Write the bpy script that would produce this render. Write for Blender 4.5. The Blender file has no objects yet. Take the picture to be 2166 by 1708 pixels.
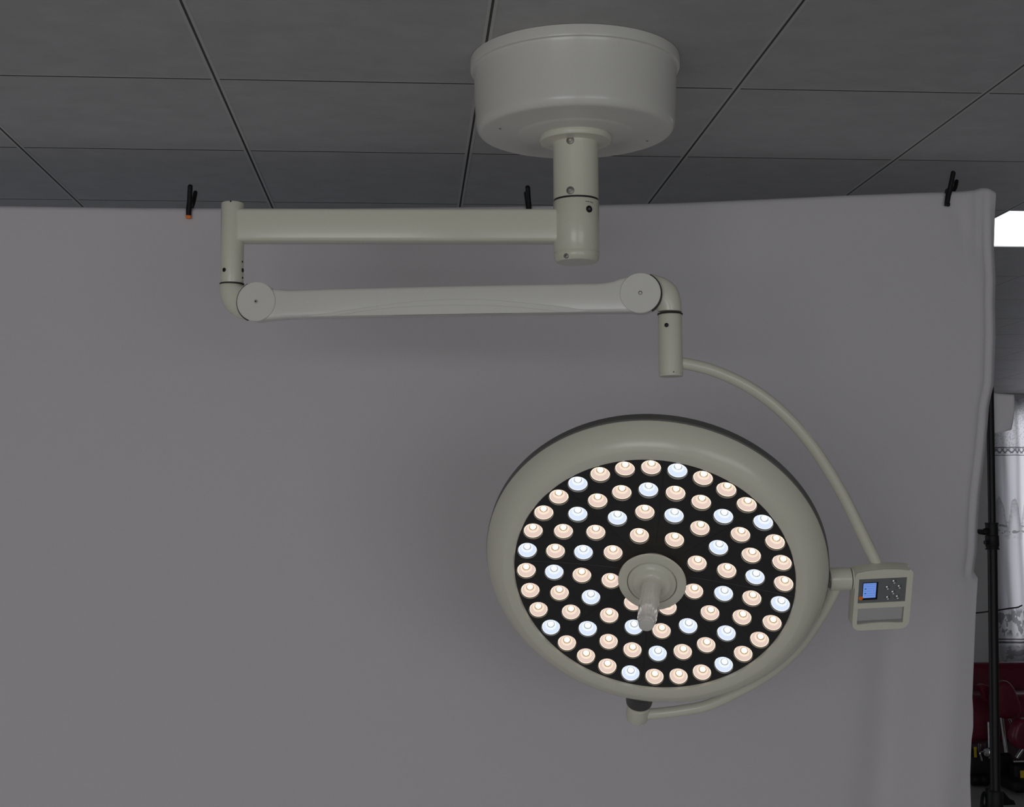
import bpy, bmesh, math, random
from mathutils import Vector, Matrix, Quaternion, noise
from mathutils.geometry import delaunay_2d_cdt

random.seed(7)
SC = bpy.context.scene
C = SC.collection
PI = math.pi

# ------------------------------------------------------------------ camera, light, exposure
EYE = 1.65                       # camera height above the floor
FPX = 2852.677                   # focal length in pixels of the 2166 px wide frame
PITCH, ROLL, YAW = 0.0833756, -0.0060976, 0.0760176
CEIL = EYE + 0.99216             # underside of the ceiling grid


def cam_axes():
    cy, sy, cp, sp = math.cos(YAW), math.sin(YAW), math.cos(PITCH), math.sin(PITCH)
    f = Vector((sy * cp, cy * cp, sp))
    rt = Vector((cy, -sy, 0))
    up = rt.cross(f)
    c, s = math.cos(ROLL), math.sin(ROLL)
    return c * rt + s * up, -s * rt + c * up, f


RT, UP, FW = cam_axes()
cam_d = bpy.data.cameras.new('camera')
cam_d.sensor_width = 36.0
cam_d.lens = FPX / 2166 * 36.0
cam_d.clip_start = 0.05
cam = bpy.data.objects.new('camera', cam_d)
C.objects.link(cam)
cam.matrix_world = Matrix((
    (RT.x, UP.x, -FW.x, 0.0), (RT.y, UP.y, -FW.y, 0.0), (RT.z, UP.z, -FW.z, EYE), (0, 0, 0, 1)))
SC.camera = cam

world = bpy.data.worlds.new('daylight')
SC.world = world
world.use_nodes = True
world.node_tree.nodes['Background'].inputs['Color'].default_value = (0.75, 0.85, 1.0, 1)
world.node_tree.nodes['Background'].inputs['Strength'].default_value = 0.6


def window_light(name, loc, target, sx, sy, power, col):
    l = bpy.data.lights.new(name, 'AREA')
    l.shape = 'RECTANGLE'
    l.size, l.size_y, l.energy, l.color = sx, sy, power, col
    o = bpy.data.objects.new(name, l)
    C.objects.link(o)
    o.location = loc
    o.rotation_euler = (Vector(target) - Vector(loc)).to_track_quat('-Z', 'Y').to_euler()
    return o


# daylight entering by the windows of the wall behind the camera and by the curtained window at the far end
window_light('daylight_front_window', (-2.2, -3.72, 1.4), (-2.2, 0, 1.4), 3.4, 1.9, 50.0, (1.0, 0.985, 0.98))
window_light('daylight_front_window_b', (2.2, -3.72, 1.4), (2.2, 0, 1.4), 3.4, 1.9, 28.0, (1.0, 0.985, 0.98))
window_light('daylight_far_window', (6.4, 12.6, 1.9), (6.4, 8.0, 1.7), 4.2, 3.0, 95.0, (0.98, 0.97, 1.0))
window_light('added_side_fill', (-4.8, 6.6, 1.4), (0, 6.6, 1.4), 2.6, 1.7, 22.0, (0.86, 0.92, 1.0))  # added unseen bluish fill, brightens the ceiling beyond the backdrop

VS = SC.view_settings
SC.display_settings.display_device = 'sRGB'
VS.view_transform = 'Standard'
VS.look = 'None'
VS.exposure = 0.0
VS.gamma = 1.0
VS.use_curve_mapping = False


# ------------------------------------------------------------------ geometry helpers
def ray(px, py):
    return RT * ((px - 1083) / FPX) + UP * ((854 - py) / FPX) + FW


def at(px, py, d):               # point seen at a pixel, d metres along the view axis
    return ray(px, py) * d + Vector((0, 0, EYE))


def at_y(px, py, y):             # point seen at a pixel on the upright plane Y = y
    r = ray(px, py)
    return r * (y / r.y) + Vector((0, 0, EYE))


WL = {}                          # world location of every object's origin


def link(o, loc, parent=None):
    C.objects.link(o)
    loc = Vector(loc)
    if parent is not None:
        o.parent = parent
        o.location = loc - WL[parent.name]
    else:
        o.location = loc
    WL[o.name] = loc
    return o


def thing(name, loc, label, cat, group=None):
    o = bpy.data.objects.new(name, None)
    o.empty_display_size = 0.05
    link(o, loc)
    return tag(o, label, cat, group)


def tag(o, label, cat=None, group=None):
    o['label'] = label
    if cat:
        o['category'] = cat
    if group:
        o['group'] = group
    return o


def obj(name, bm, mats, parent=None, smooth=True, origin=None, angle=40, kind=None, label=None):
    bmesh.ops.recalc_face_normals(bm, faces=bm.faces)
    vs = [v.co for v in bm.verts]
    if origin is None:
        lo = Vector((min(v.x for v in vs), min(v.y for v in vs), min(v.z for v in vs)))
        hi = Vector((max(v.x for v in vs), max(v.y for v in vs), max(v.z for v in vs)))
        origin = (lo + hi) / 2
    origin = Vector(origin)
    bmesh.ops.translate(bm, verts=bm.verts, vec=-origin)
    me = bpy.data.meshes.new(name)
    bm.to_mesh(me)
    bm.free()
    if smooth:
        me.polygons.foreach_set('use_smooth', [True] * len(me.polygons))
        me.set_sharp_from_angle(angle=math.radians(angle))
    for m in (mats if isinstance(mats, (list, tuple)) else [mats]):
        me.materials.append(m)
    o = link(bpy.data.objects.new(name, me), origin, parent)
    if kind:
        o['kind'] = kind
    if label:
        o['label'] = label
    return o


def frame_of(axis, hint=Vector((0, 0, 1))):
    a = Vector(axis).normalized()
    u = hint - a * hint.dot(a)
    if u.length < 1e-4:
        u = Vector((1, 0, 0)) - a * a.x
    u.normalize()
    return u, a.cross(u), a


def add_box(bm, c, s, mi=0, axes=None):
    c = Vector(c)
    ex, ey, ez = axes or (Vector((1, 0, 0)), Vector((0, 1, 0)), Vector((0, 0, 1)))
    vs = []
    for k in range(8):
        x = (-1, 1)[k & 1] * s[0] / 2
        y = (-1, 1)[(k >> 1) & 1] * s[1] / 2
        z = (-1, 1)[(k >> 2) & 1] * s[2] / 2
        vs.append(bm.verts.new(c + ex * x + ey * y + ez * z))
    fs = []
    for q in ((0, 2, 3, 1), (4, 5, 7, 6), (0, 1, 5, 4), (2, 6, 7, 3), (0, 4, 6, 2), (1, 3, 7, 5)):
        f = bm.faces.new([vs[i] for i in q])
        f.material_index = mi
        fs.append(f)
    return fs


def add_round_box(bm, c, s, r, mi=0, axes=None, seg=4):
    t = bmesh.new()
    add_box(t, (0, 0, 0), s)
    bmesh.ops.bevel(t, geom=list(t.edges), offset=r, segments=seg, profile=0.5, affect='EDGES', clamp_overlap=True)
    ex, ey, ez = axes or (Vector((1, 0, 0)), Vector((0, 1, 0)), Vector((0, 0, 1)))
    c = Vector(c)
    add_mesh(bm, t, lambda v: c + ex * v.x + ey * v.y + ez * v.z, mi)


def add_mesh(bm, t, fn, mi=0):
    m = {}
    for v in t.verts:
        m[v] = bm.verts.new(fn(v.co))
    for f in t.faces:
        g = bm.faces.new([m[v] for v in f.verts])
        g.material_index = mi
    t.free()


def add_lathe(bm, origin, axis, profile, seg=48, mi=0, hint=Vector((0, 0, 1)), mats=None):
    """profile: (radius, height along axis)"""
    u, v, a = frame_of(axis, hint)
    o = Vector(origin)
    rings = []
    for r, h in profile:
        if r < 1e-6:
            rings.append([bm.verts.new(o + a * h)])
        else:
            rings.append([bm.verts.new(o + a * h + (u * math.cos(2 * PI * k / seg) + v * math.sin(2 * PI * k / seg)) * r)
                          for k in range(seg)])
    for i in range(len(rings) - 1):
        A, B = rings[i], rings[i + 1]
        for k in range(seg):
            q = [A[k % len(A)], A[(k + 1) % len(A)], B[(k + 1) % len(B)], B[k % len(B)]]
            w = []
            for x in q:
                if x not in w:
                    w.append(x)
            if len(w) > 2:
                f = bm.faces.new(w)
                f.material_index = mats[i] if mats else mi


def smooth_path(pts, n=10):
    P = [Vector(p) for p in pts]
    P = [P[0] * 2 - P[1]] + P + [P[-1] * 2 - P[-2]]
    out = []
    for i in range(1, len(P) - 2):
        for k in range(n):
            t = k / n
            a, b, c, d = P[i - 1:i + 3]
            out.append(0.5 * (2 * b + (c - a) * t + (2 * a - 5 * b + 4 * c - d) * t * t + (3 * b - a - 3 * c + d) * t ** 3))
    out.append(P[-2])
    return out


def add_tube(bm, pts, rad, seg=20, mi=0, cap=True):
    pts = [Vector(p) for p in pts]
    n = len(pts)
    rad = rad if isinstance(rad, (list, tuple)) else [rad] * n
    rings = []
    u = None
    for i in range(n):
        t = (pts[min(i + 1, n - 1)] - pts[max(i - 1, 0)]).normalized()
        if u is None:
            u, _, _ = frame_of(t)
        else:
            u = (u - t * u.dot(t)).normalized()
        v = t.cross(u)
        rings.append([bm.verts.new(pts[i] + (u * math.cos(2 * PI * k / seg) + v * math.sin(2 * PI * k / seg)) * rad[i])
                      for k in range(seg)])
    for i in range(n - 1):
        for k in range(seg):
            f = bm.faces.new((rings[i][k], rings[i][(k + 1) % seg], rings[i + 1][(k + 1) % seg], rings[i + 1][k]))
            f.material_index = mi
    if cap:
        for rg in (rings[0], rings[-1]):
            f = bm.faces.new(rg)
            f.material_index = mi


def add_extrude(bm, outline, depth, back, bevel=0.0, seg=3, mi=0):
    """outline: world points of the front face; back: unit vector; depth along it"""
    t = bmesh.new()
    F = [t.verts.new(p) for p in outline]
    B = [t.verts.new(Vector(p) + back * depth) for p in outline]
    n = len(F)
    t.faces.new(F)
    t.faces.new(list(reversed(B)))
    for i in range(n):
        t.faces.new((F[i], B[i], B[(i + 1) % n], F[(i + 1) % n]))
    bmesh.ops.recalc_face_normals(t, faces=t.faces)
    if bevel:
        es = [e for e in t.edges if (e.verts[0] in F and e.verts[1] in F) or (e.verts[0] in B and e.verts[1] in B)]
        bmesh.ops.bevel(t, geom=es, offset=bevel, segments=seg, profile=0.5, affect='EDGES', clamp_overlap=True)
    add_mesh(bm, t, lambda v: v.copy(), mi)


def add_loft(bm, sections, seg=24, mi=0):
    """sections: (inner point, outer point, half thickness, thickness direction); elliptical sections"""
    rings = []
    for a, b, h, d in sections:
        c = (a + b) / 2
        e = (b - a) / 2
        rings.append([bm.verts.new(c + e * math.cos(2 * PI * k / seg) + d * (h * math.sin(2 * PI * k / seg))) for k in range(seg)])
    for i in range(len(rings) - 1):
        for k in range(seg):
            f = bm.faces.new((rings[i][k], rings[i][(k + 1) % seg], rings[i + 1][(k + 1) % seg], rings[i + 1][k]))
            f.material_index = mi
    for rg in (rings[0], rings[-1]):
        bm.faces.new(rg).material_index = mi


# ------------------------------------------------------------------ materials
def mat(name, col, rough=0.5, metal=0.0, spec=0.5, coat=0.0):
    m = bpy.data.materials.new(name)
    m.use_nodes = True
    b = m.node_tree.nodes['Principled BSDF']
    b.inputs['Base Color'].default_value = (*col, 1)
    b.inputs['Roughness'].default_value = rough
    b.inputs['Metallic'].default_value = metal
    b.inputs['Specular IOR Level'].default_value = spec
    b.inputs['Coat Weight'].default_value = coat
    return m


def bsdf(m):
    return m.node_tree.nodes['Principled BSDF']


def grain(m, scale, lo, hi, stretch=(1, 1, 1), bump=0.0, detail=4.0, dist=0.002):
    """multiply the base colour by object-space noise between lo and hi, with an optional bump"""
    nt = m.node_tree
    b = bsdf(m)
    tc = nt.nodes.new('ShaderNodeTexCoord')
    mp = nt.nodes.new('ShaderNodeMapping')
    mp.inputs['Scale'].default_value = stretch
    nz = nt.nodes.new('ShaderNodeTexNoise')
    nz.inputs['Scale'].default_value = scale
    nz.inputs['Detail'].default_value = detail
    rp = nt.nodes.new('ShaderNodeMapRange')
    rp.inputs['From Min'].default_value = 0.3
    rp.inputs['From Max'].default_value = 0.7
    rp.inputs['To Min'].default_value = lo
    rp.inputs['To Max'].default_value = hi
    mx = nt.nodes.new('ShaderNodeVectorMath')
    mx.operation = 'SCALE'
    mx.inputs[0].default_value = b.inputs['Base Color'].default_value[:3]
    nt.links.new(tc.outputs['Object'], mp.inputs['Vector'])
    nt.links.new(mp.outputs['Vector'], nz.inputs['Vector'])
    nt.links.new(nz.outputs['Fac'], rp.inputs['Value'])
    nt.links.new(rp.outputs['Result'], mx.inputs['Scale'])
    nt.links.new(mx.outputs['Vector'], b.inputs['Base Color'])
    if bump:
        bp = nt.nodes.new('ShaderNodeBump')
        bp.inputs['Strength'].default_value = bump
        bp.inputs['Distance'].default_value = dist
        nt.links.new(nz.outputs['Fac'], bp.inputs['Height'])
        nt.links.new(bp.outputs['Normal'], b.inputs['Normal'])
    return m


def glow(name, col, strength):
    m = bpy.data.materials.new(name)
    m.use_nodes = True
    nt = m.node_tree
    nt.nodes.remove(nt.nodes['Principled BSDF'])
    e = nt.nodes.new('ShaderNodeEmission')
    e.inputs['Color'].default_value = (*col, 1)
    e.inputs['Strength'].default_value = strength
    nt.links.new(e.outputs['Emission'], nt.nodes['Material Output'].inputs['Surface'])
    return m


PAINT = grain(mat('cream_paint', (0.80, 0.785, 0.65), 0.22), 220, 0.985, 1.0, bump=0.04, dist=0.0004)
PAINT_WHITE = grain(mat('white_enamel', (0.79, 0.78, 0.715), 0.22), 220, 0.985, 1.0, bump=0.04, dist=0.0004)
SEAM = mat('seam_rubber', (0.02, 0.02, 0.018), 0.6)
GASKET = mat('grey_gasket', (0.15, 0.148, 0.14), 0.5)
COLLAR = mat('charcoal_plastic', (0.075, 0.075, 0.07), 0.45)
PLATE = grain(mat('black_face_plate', (0.028, 0.0265, 0.0255), 0.42), 60, 0.9, 1.1)
WELL = mat('well_wall', (0.12, 0.115, 0.11), 0.3)
STEEL = mat('steel_bolt', (0.55, 0.54, 0.5), 0.28, 1.0)
BOLT = mat('dull_bolt', (0.27, 0.26, 0.23), 0.4, 0.6)
CHROME = mat('chrome', (0.55, 0.55, 0.54), 0.15, 1.0)
BLACKHOLE = mat('socket_black', (0.01, 0.01, 0.01), 0.5)
GRIP = mat('ribbed_grip', (0.90, 0.87, 0.80), 0.14, coat=0.6)
GRIP.node_tree.nodes['Principled BSDF'].inputs['Transmission Weight'].default_value = 0.12
PANEL = mat('grey_keypad', (0.19, 0.20, 0.20), 0.4)
BOX_GREY = mat('grey_recess', (0.50, 0.50, 0.49), 0.45)
RECESS = mat('dark_recess', (0.30, 0.30, 0.29), 0.5)
ORANGE = mat('orange_plastic', (1.0, 0.24, 0.02), 0.45)
BLACK = mat('black_plastic', (0.006, 0.006, 0.0065), 0.55, spec=0.3)
POLE_BLACK = mat('black_pole_paint', (0.006, 0.0055, 0.0055), 0.45, spec=0.3)
INK = mat('ink_print', (0.03, 0.03, 0.03), 0.6)
CLOTH = grain(mat('white_muslin', (0.72, 0.695, 0.705), 0.95, spec=0.1), 900, 0.95, 1.03, bump=0.1, dist=0.0008)
TILE = grain(mat('ceiling_tile', (0.485, 0.48, 0.48), 0.5, spec=0.4), 13.0, 0.92, 1.03, stretch=(1.0, 1.4, 1), bump=0.14, detail=2.0, dist=0.002)
TEE = mat('ceiling_tee', (0.55, 0.55, 0.53), 0.5)
WALL = grain(mat('wall_paint', (0.66, 0.65, 0.63), 0.8), 8, 0.96, 1.02)
FLOOR = grain(mat('floor_tile', (0.55, 0.54, 0.54), 0.3), 4, 0.85, 1.05)
MAROON = grain(mat('maroon_vinyl', (0.16, 0.010, 0.028), 0.38), 30, 0.85, 1.1, bump=0.05)
YELLOW = mat('yellow_label', (0.75, 0.52, 0.03), 0.5)
FRAME_ALU = mat('window_frame', (0.6, 0.6, 0.6), 0.4, 0.3)

# ------------------------------------------------------------------ the setting
X0, X1, Y0, Y1 = -4.6, 8.6, -3.6, 10.95
GX, GY, S = -1.63934, 2.43027, 0.6
WT = 0.12


def struct(name, bm, m, smooth=False):
    return obj(name, bm, m, None, smooth=smooth, kind='structure')


bm = bmesh.new()
add_box(bm, ((X0 + X1) / 2, (Y0 + Y1) / 2, -0.05), (X1 - X0 + 0.24, Y1 - Y0 + 0.24, 0.1))
struct('floor', bm, FLOOR)
bm = bmesh.new()
PX, PY = GX + 6 * S, GY + 3 * S       # the luminous panel's ceiling cell
for (a, b, c, d) in ((X0, PX, Y0, Y1), (PX + S, X1, Y0, Y1), (PX, PX + S, Y0, PY), (PX, PX + S, PY + S, Y1)):
    add_box(bm, ((a + b) / 2, (c + d) / 2, CEIL + 0.0406), (b - a, d - c, 0.080))
struct('ceiling', bm, TILE)


def wall_with_holes(name, horiz, fixed, a0, a1, holes):
    bm = bmesh.new()
    us = sorted({a0, a1, *[h[0] for h in holes], *[h[1] for h in holes]})
    zs = sorted({0.0, CEIL + 0.08, *[h[2] for h in holes], *[h[3] for h in holes]})
    for i in range(len(us) - 1):
        for j in range(len(zs) - 1):
            u, z = (us[i] + us[i + 1]) / 2, (zs[j] + zs[j + 1]) / 2
            if any(h[0] < u < h[1] and h[2] < z < h[3] for h in holes):
                continue
            du, dz = us[i + 1] - us[i], zs[j + 1] - zs[j]
            if horiz:
                add_box(bm, (u, fixed, z), (du, WT, dz))
            else:
                add_box(bm, (fixed, u, z), (WT, du, dz))
    bmesh.ops.remove_doubles(bm, verts=bm.verts, dist=1e-5)
    return struct(name, bm, WALL)


w_tl = at_y(2122, 850, Y1)
w_b = at_y(2122, 1366, Y1).z
FARWIN = (w_tl.x, w_tl.x + 2.6, w_b, CEIL - 0.12)
FRONTWIN = [(-3.9, -0.5, 0.45, 2.35), (0.5, 3.9, 0.45, 2.35)]
wall_with_holes('wall_back', True, Y1 + WT / 2, X0 - WT, X1 + WT, [FARWIN])
wall_with_holes('wall_front', True, Y0 - WT / 2, X0 - WT, X1 + WT, FRONTWIN)
wall_with_holes('wall_left', False, X0 - WT / 2, Y0, Y1, [(5.3, 7.9, 0.55, 2.25)])  # opening added only to let the side fill in
wall_with_holes('wall_right', False, X1 + WT / 2, Y0, Y1, [])


def window(name, h, y):
    bm = bmesh.new()
    a, b, z0, z1 = h
    t = 0.05
    add_box(bm, ((a + b) / 2, y, z0 + t / 2), (b - a, 0.06, t))
    add_box(bm, ((a + b) / 2, y, z1 - t / 2), (b - a, 0.06, t))
    for x in (a + t / 2, (a + b) / 2, b - t / 2):
        add_box(bm, (x, y, (z0 + z1) / 2), (t, 0.06, z1 - z0 - 2 * t))
    struct(name, bm, FRAME_ALU)


window('window_1', FRONTWIN[0], Y0 - 0.06)
window('window_2', FRONTWIN[1], Y0 - 0.06)
window('window_3', FARWIN, Y1 + 0.08)

# slotted T-bars of the ceiling grid
tn = 0


def tee(p0, p1, along_y, w=0.019, slot=0.0055):
    """two flanges with a dark slot between them"""
    global tn
    bm = bmesh.new()
    a, b = (p0, p1)
    L = b - a
    fw = (w - slot) / 2
    off = tee.off
    for s in (-1, 1):
        c = off + s * (slot + fw) / 2
        if along_y:
            add_box(bm, (c, (a + b) / 2, CEIL + 0.0022), (fw, L, 0.0044))
        else:
            add_box(bm, ((a + b) / 2, c, CEIL + 0.0022), (L, fw, 0.0044))
    if along_y:
        add_box(bm, (off, (a + b) / 2, CEIL + 0.0023), (slot, L, 0.0042), 1)
    else:
        add_box(bm, ((a + b) / 2, off, CEIL + 0.0023), (L, slot, 0.0042), 1)
    tn += 1
    o = obj('trim_%d' % tn, bm, [TEE, BLACKHOLE], None, smooth=False, kind='structure')


i0 = int(math.ceil((X0 - GX) / S))
i1 = int(math.floor((X1 - GX) / S))
j0 = int(math.ceil((-0.6 - GY) / S))
j1 = int(math.floor((Y1 - GY) / S))
for i in range(i0, i1 + 1):
    tee.off = GX + i * S
    tee(Y0 + 0.001, Y1 - 0.001, True)
for j in range(j0, j1 + 1):
    tee.off = GY + j * S
    # cut at every main tee so the bars butt against it
    bm = bmesh.new()
    w, slot = 0.017, 0.0062
    fw = (w - slot) / 2
    for i in range(i0, i1):
        a, b = GX + i * S + 0.0096, GX + (i + 1) * S - 0.0096
        for s in (-1, 1):
            add_box(bm, ((a + b) / 2, tee.off + s * (slot + fw) / 2, CEIL + 0.0025), (b - a, fw, 0.0042))
        add_box(bm, ((a + b) / 2, tee.off, CEIL + 0.0023), (b - a, slot, 0.0042), 1)
    tn += 1
    obj('trim_%d' % tn, bm, [TEE, BLACKHOLE], None, smooth=False, kind='structure')

# luminous panel laid in the grid behind the backdrop
t = thing('ceiling_light', (PX + S / 2, PY + S / 2, CEIL + 0.008), 'bright square light panel set into the grey ceiling behind the backdrop', 'ceiling light')
bm = bmesh.new()
for s in (-1, 1):
    add_box(bm, (PX + S / 2 + s * 0.288, PY + S / 2, CEIL + 0.013), (0.004, 0.58, 0.01))
    add_box(bm, (PX + S / 2, PY + S / 2 + s * 0.288, CEIL + 0.013), (0.572, 0.004, 0.01))
add_box(bm, (PX + S / 2, PY + S / 2, CEIL + 0.05), (0.599, 0.599, 0.06))
obj('housing', bm, TEE, t, smooth=False)
bm = bmesh.new()
add_box(bm, (PX + S / 2, PY + S / 2, CEIL + 0.0064), (0.572, 0.572, 0.006))
obj('diffuser', bm, glow('panel_glow', (0.97, 0.99, 1.0), 2.2), t, smooth=False)

# ------------------------------------------------------------------ the surgical lamp
Z = Vector((0, 0, 1))
CX, CY = 0.3603, 2.8627
lamp = thing('surgical_lamp', (CX, CY, CEIL),
             'cream ceiling-mounted surgical lamp with round LED head and jointed arms', 'surgical lamp')
base = Vector((CX, CY, EYE))


def zz(h):
    return EYE + h


# canopy: flanged drum on the ceiling
bm = bmesh.new()
Hc = CEIL - EYE
prof = [(0.0, Hc), (0.2283, Hc), (0.2288, Hc - 0.004), (0.2288, Hc - 0.019), (0.2278, Hc - 0.0225), (0.2225, Hc - 0.024), (0.2205, Hc - 0.030)]
prof += [(0.2190, 0.90), (0.2165, 0.852)]
for k in range(1, 9):
    a = k / 8 * PI / 2
    prof.append((0.2165 - 0.014 * (1 - math.cos(a)), 0.852 - 0.022 * math.sin(a)))
prof += [(0.198, 0.829), (0.130, 0.8285), (0.1255, 0.8265), (0.120, 0.8235), (0.0, 0.8235)]
add_lathe(bm, base, Z, prof, 96)
canopy = obj('ceiling_canopy', bm, PAINT_WHITE, lamp)
for px, py in ((1058, 272), (1125, 279), (1308, 292), (1369, 298)):
    d = ray(px, py)
    p = d * (0.8285 / d.z) + Vector((0, 0, EYE))
    bm = bmesh.new()
    add_lathe(bm, p, -Z, [(0.0024, -0.001), (0.0024, 0.001), (0.0016, 0.0018), (0, 0.0018)], 12)
    obj('screw', bm, BOLT, canopy)

# drop tube with welded flange
bm = bmesh.new()
add_lathe(bm, base, Z, [(0.0, 0.8245), (0.0775, 0.8245), (0.079, 0.822), (0.079, 0.813), (0.077, 0.8105), (0.056, 0.810), (0.0505, 0.8075),
                        (0.0493, 0.801), (0.0493, 0.6835), (0.0, 0.6835)], 64)
drop = obj('drop_tube', bm, PAINT, lamp)


def bolt_on(parent, p, n, r, name='bolt', m=BOLT, socket=0.4, head=0.0018):
    bm = bmesh.new()
    add_lathe(bm, p, n, [(r, -0.002), (r, head * 0.6), (r * 0.86, head), (r * socket, head), (r * socket * 0.9, head * 0.2), (0, head * 0.2)], 20, mats=[0, 0, 0, 1, 1])
    return obj(name, bm, [m, BLACKHOLE if socket > 0.45 else STEEL], parent)


def on_column(px, py, r=0.0493):
    """point on the front of the column at a pixel, with its outward normal"""
    d = ray(px, py)
    o = Vector((0, 0, EYE))
    c2 = Vector((CX, CY))
    d2 = Vector((d.x, d.y))
    a = d2.dot(d2)
    b = -2 * d2.dot(c2)
    c = c2.dot(c2) - r * r
    t = (-b - math.sqrt(b * b - 4 * a * c)) / (2 * a)
    p = o + d * t
    return p, Vector((p.x - CX, p.y - CY, 0)).normalized()


for py in (297, 403):
    p, n = on_column(1206.5, py)
    bolt_on(drop, p, n, 0.0085, socket=0.3, head=0.0022)

# bearing hub with the fixed horizontal arm and its end tube
bm = bmesh.new()
add_lathe(bm, base, Z, [(0, 0.6795), (0.0485, 0.6795), (0.0497, 0.678), (0.0497, 0.5685), (0.0490, 0.5675), (0.0497, 0.5665), (0.0493, 0.558),
                        (0.0475, 0.551), (0.0435, 0.5465), (0.0, 0.546)], 64)
hub = obj('bearing_hub', bm, PAINT, lamp)
bm = bmesh.new()
add_lathe(bm, base, Z, [(0.0, 0.684), (0.0482, 0.684), (0.0482, 0.679), (0, 0.679)], 64)
obj('seam_ring', bm, SEAM, hub)
p, n = on_column(1246, 442.5, 0.0497)
bm = bmesh.new()
add_lathe(bm, p, n, [(0.0075, -0.002), (0.0075, 0.0012), (0.0066, 0.0016), (0.006, 0.0002), (0.0028, 0.0002), (0.0024, 0.0016), (0, 0.002)], 24, mats=[1, 1, 1, 1, 0, 0])
obj('lock_screw', bm, [STEEL, BLACKHOLE], hub)
p, n = on_column(1197.5, 541.5, 0.0494)
bm = bmesh.new()
add_lathe(bm, p, n, [(0.0052, -0.002), (0.0052, 0.001), (0.0044, 0.0014), (0.0018, 0.0014), (0, 0.0016)], 16, mats=[0, 0, 1, 0])
obj('end_screw', bm, [BOLT, STEEL], hub)
# the tiny printed mark above the lock screw: four short ink strokes
bm = bmesh.new()
for px, py, w, h in ((1240, 426, 2.0, 1.6), (1244, 426.5, 3.0, 1.6), (1247.5, 426.8, 2.2, 1.0), (1250.2, 427.8, 2.4, 1.6), (1253, 429, 1.8, 2.2)):
    p, n = on_column(px, py, 0.0499)
    add_box(bm, p, (w * 0.001, 0.0006, h * 0.001), axes=(n.cross(Z) * -1, n, Z))
obj('printed_mark', bm, INK, hub, smooth=False, label='tiny black printed mark on the hub')

# fixed arm
D_L = 2.910                                  # view depth of the left joint axis
LA = at(490.5, 600, D_L)                     # on the left vertical axis
d_arm1 = Vector((LA.x - CX, LA.y - CY, 0))
len1 = d_arm1.length
d_arm1.normalize()
n_arm1 = Vector((d_arm1.y, -d_arm1.x, 0))
if n_arm1.y > 0:
    n_arm1 = -n_arm1
# top and bottom edges of the beam's front face at its two ends
fL = [at(540, y, D_L - 0.03).z for y in (435.5, 505.5)]
fR = [at(1160, y, 2.892).z for y in (438.0, 509.5)]
arm_h = (fL[0] - fL[1] + fR[0] - fR[1]) / 2
tl, tr = (Vector((LA.x, LA.y, 0)) + Vector((CX, CY, 0))) / 2, None
zl, zr = (fL[0] + fL[1]) / 2, (fR[0] + fR[1]) / 2
q0 = Vector((LA.x, LA.y, zl))
q1 = Vector((CX, CY, zr))
d_ax = (q1 - q0).normalized()
fixed = bmesh.new()
mid = (q0 + q1) / 2
add_round_box(fixed, mid, ((q1 - q0).length - 0.02, 0.0475, arm_h), 0.008, axes=(d_ax, n_arm1, n_arm1.cross(d_ax) if n_arm1.cross(d_ax).z > 0 else -n_arm1.cross(d_ax)), seg=3)
fixed_arm = obj('fixed_arm', fixed, PAINT, lamp)
bm = bmesh.new()
zt = at(492, 421.5, D_L - 0.024).z
zb = at(490.5, 597.5, D_L - 0.025).z
LB = Vector((LA.x, LA.y, 0))
add_lathe(bm, LB, Z, [(0, zt), (0.0235, zt), (0.0247, zt - 0.0015), (0.0247, zb + 0.004), (0.0242, zb + 0.0015), (0, zb + 0.0015)], 40)
end_tube = obj('end_tube', bm, PAINT, lamp)
bm = bmesh.new()
add_lathe(bm, LB, Z, [(0, zb + 0.0016), (0.0262, zb + 0.0016), (0.0262, zb - 0.0006), (0, zb - 0.0006)], 40)
obj('seam_ring', bm, SEAM, end_tube)


def on_axis_surface(px, py, axis_xy, r):
    d = ray(px, py)
    d2 = Vector((d.x, d.y))
    c2 = Vector(axis_xy)
    a = d2.dot(d2)
    b = -2 * d2.dot(c2)
    c = c2.dot(c2) - r * r
    q = max(b * b - 4 * a * c, 0)
    t = (-b - math.sqrt(q)) / (2 * a)
    p = Vector((0, 0, EYE)) + d * t
    return p, Vector((p.x - c2.x, p.y - c2.y, 0)).normalized()


for px, py, r in ((474.3, 571, 0.0045), (513.2, 572, 0.0045), (512.5, 554, 0.0022), (513.0, 588, 0.0022)):
    p, n = on_axis_surface(px, py, (LA.x, LA.y), 0.0247)
    bolt_on(end_tube, p, n, r, 'set_screw', BLACKHOLE, 0.5, 0.0012)
p, n = on_axis_surface(488, 426, (LA.x, LA.y), 0.0247)
bolt_on(end_tube, p, n, 0.0018, 'set_screw', BLACKHOLE, 0.5, 0.0008)

# spring arm: plane through the two joint discs
D_R = 2.79                                  # view depth of the right joint axis
RA = at(1417.5, 661, D_R)
A = at(541.5, 638, D_L - 0.046)
B = at(1354.5, 620, D_R - 0.042)
e_arm = Vector((B.x - A.x, B.y - A.y, 0)).normalized()
n_arm = Vector((e_arm.y, -e_arm.x, 0))       # towards the camera
if n_arm.y > 0:
    n_arm = -n_arm


def on_plane(px, py, p0=None, lift=0.0):
    p0 = (p0 or A) + n_arm * lift
    d = ray(px, py)
    o = Vector((0, 0, EYE))
    t = (p0 - o).dot(n_arm) / d.dot(n_arm)
    return o + d * t


T_ARM = 0.046
# outline of the front face (clockwise from the left disc's top), a shade behind the discs
cA, cB = on_plane(541.5, 638), on_plane(1354.5, 620)
rA = (on_plane(541.5 + 40.5, 638) - cA).length
rB = (on_plane(1354.5 + 43.3, 620) - cB).length
back = -n_arm


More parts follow.
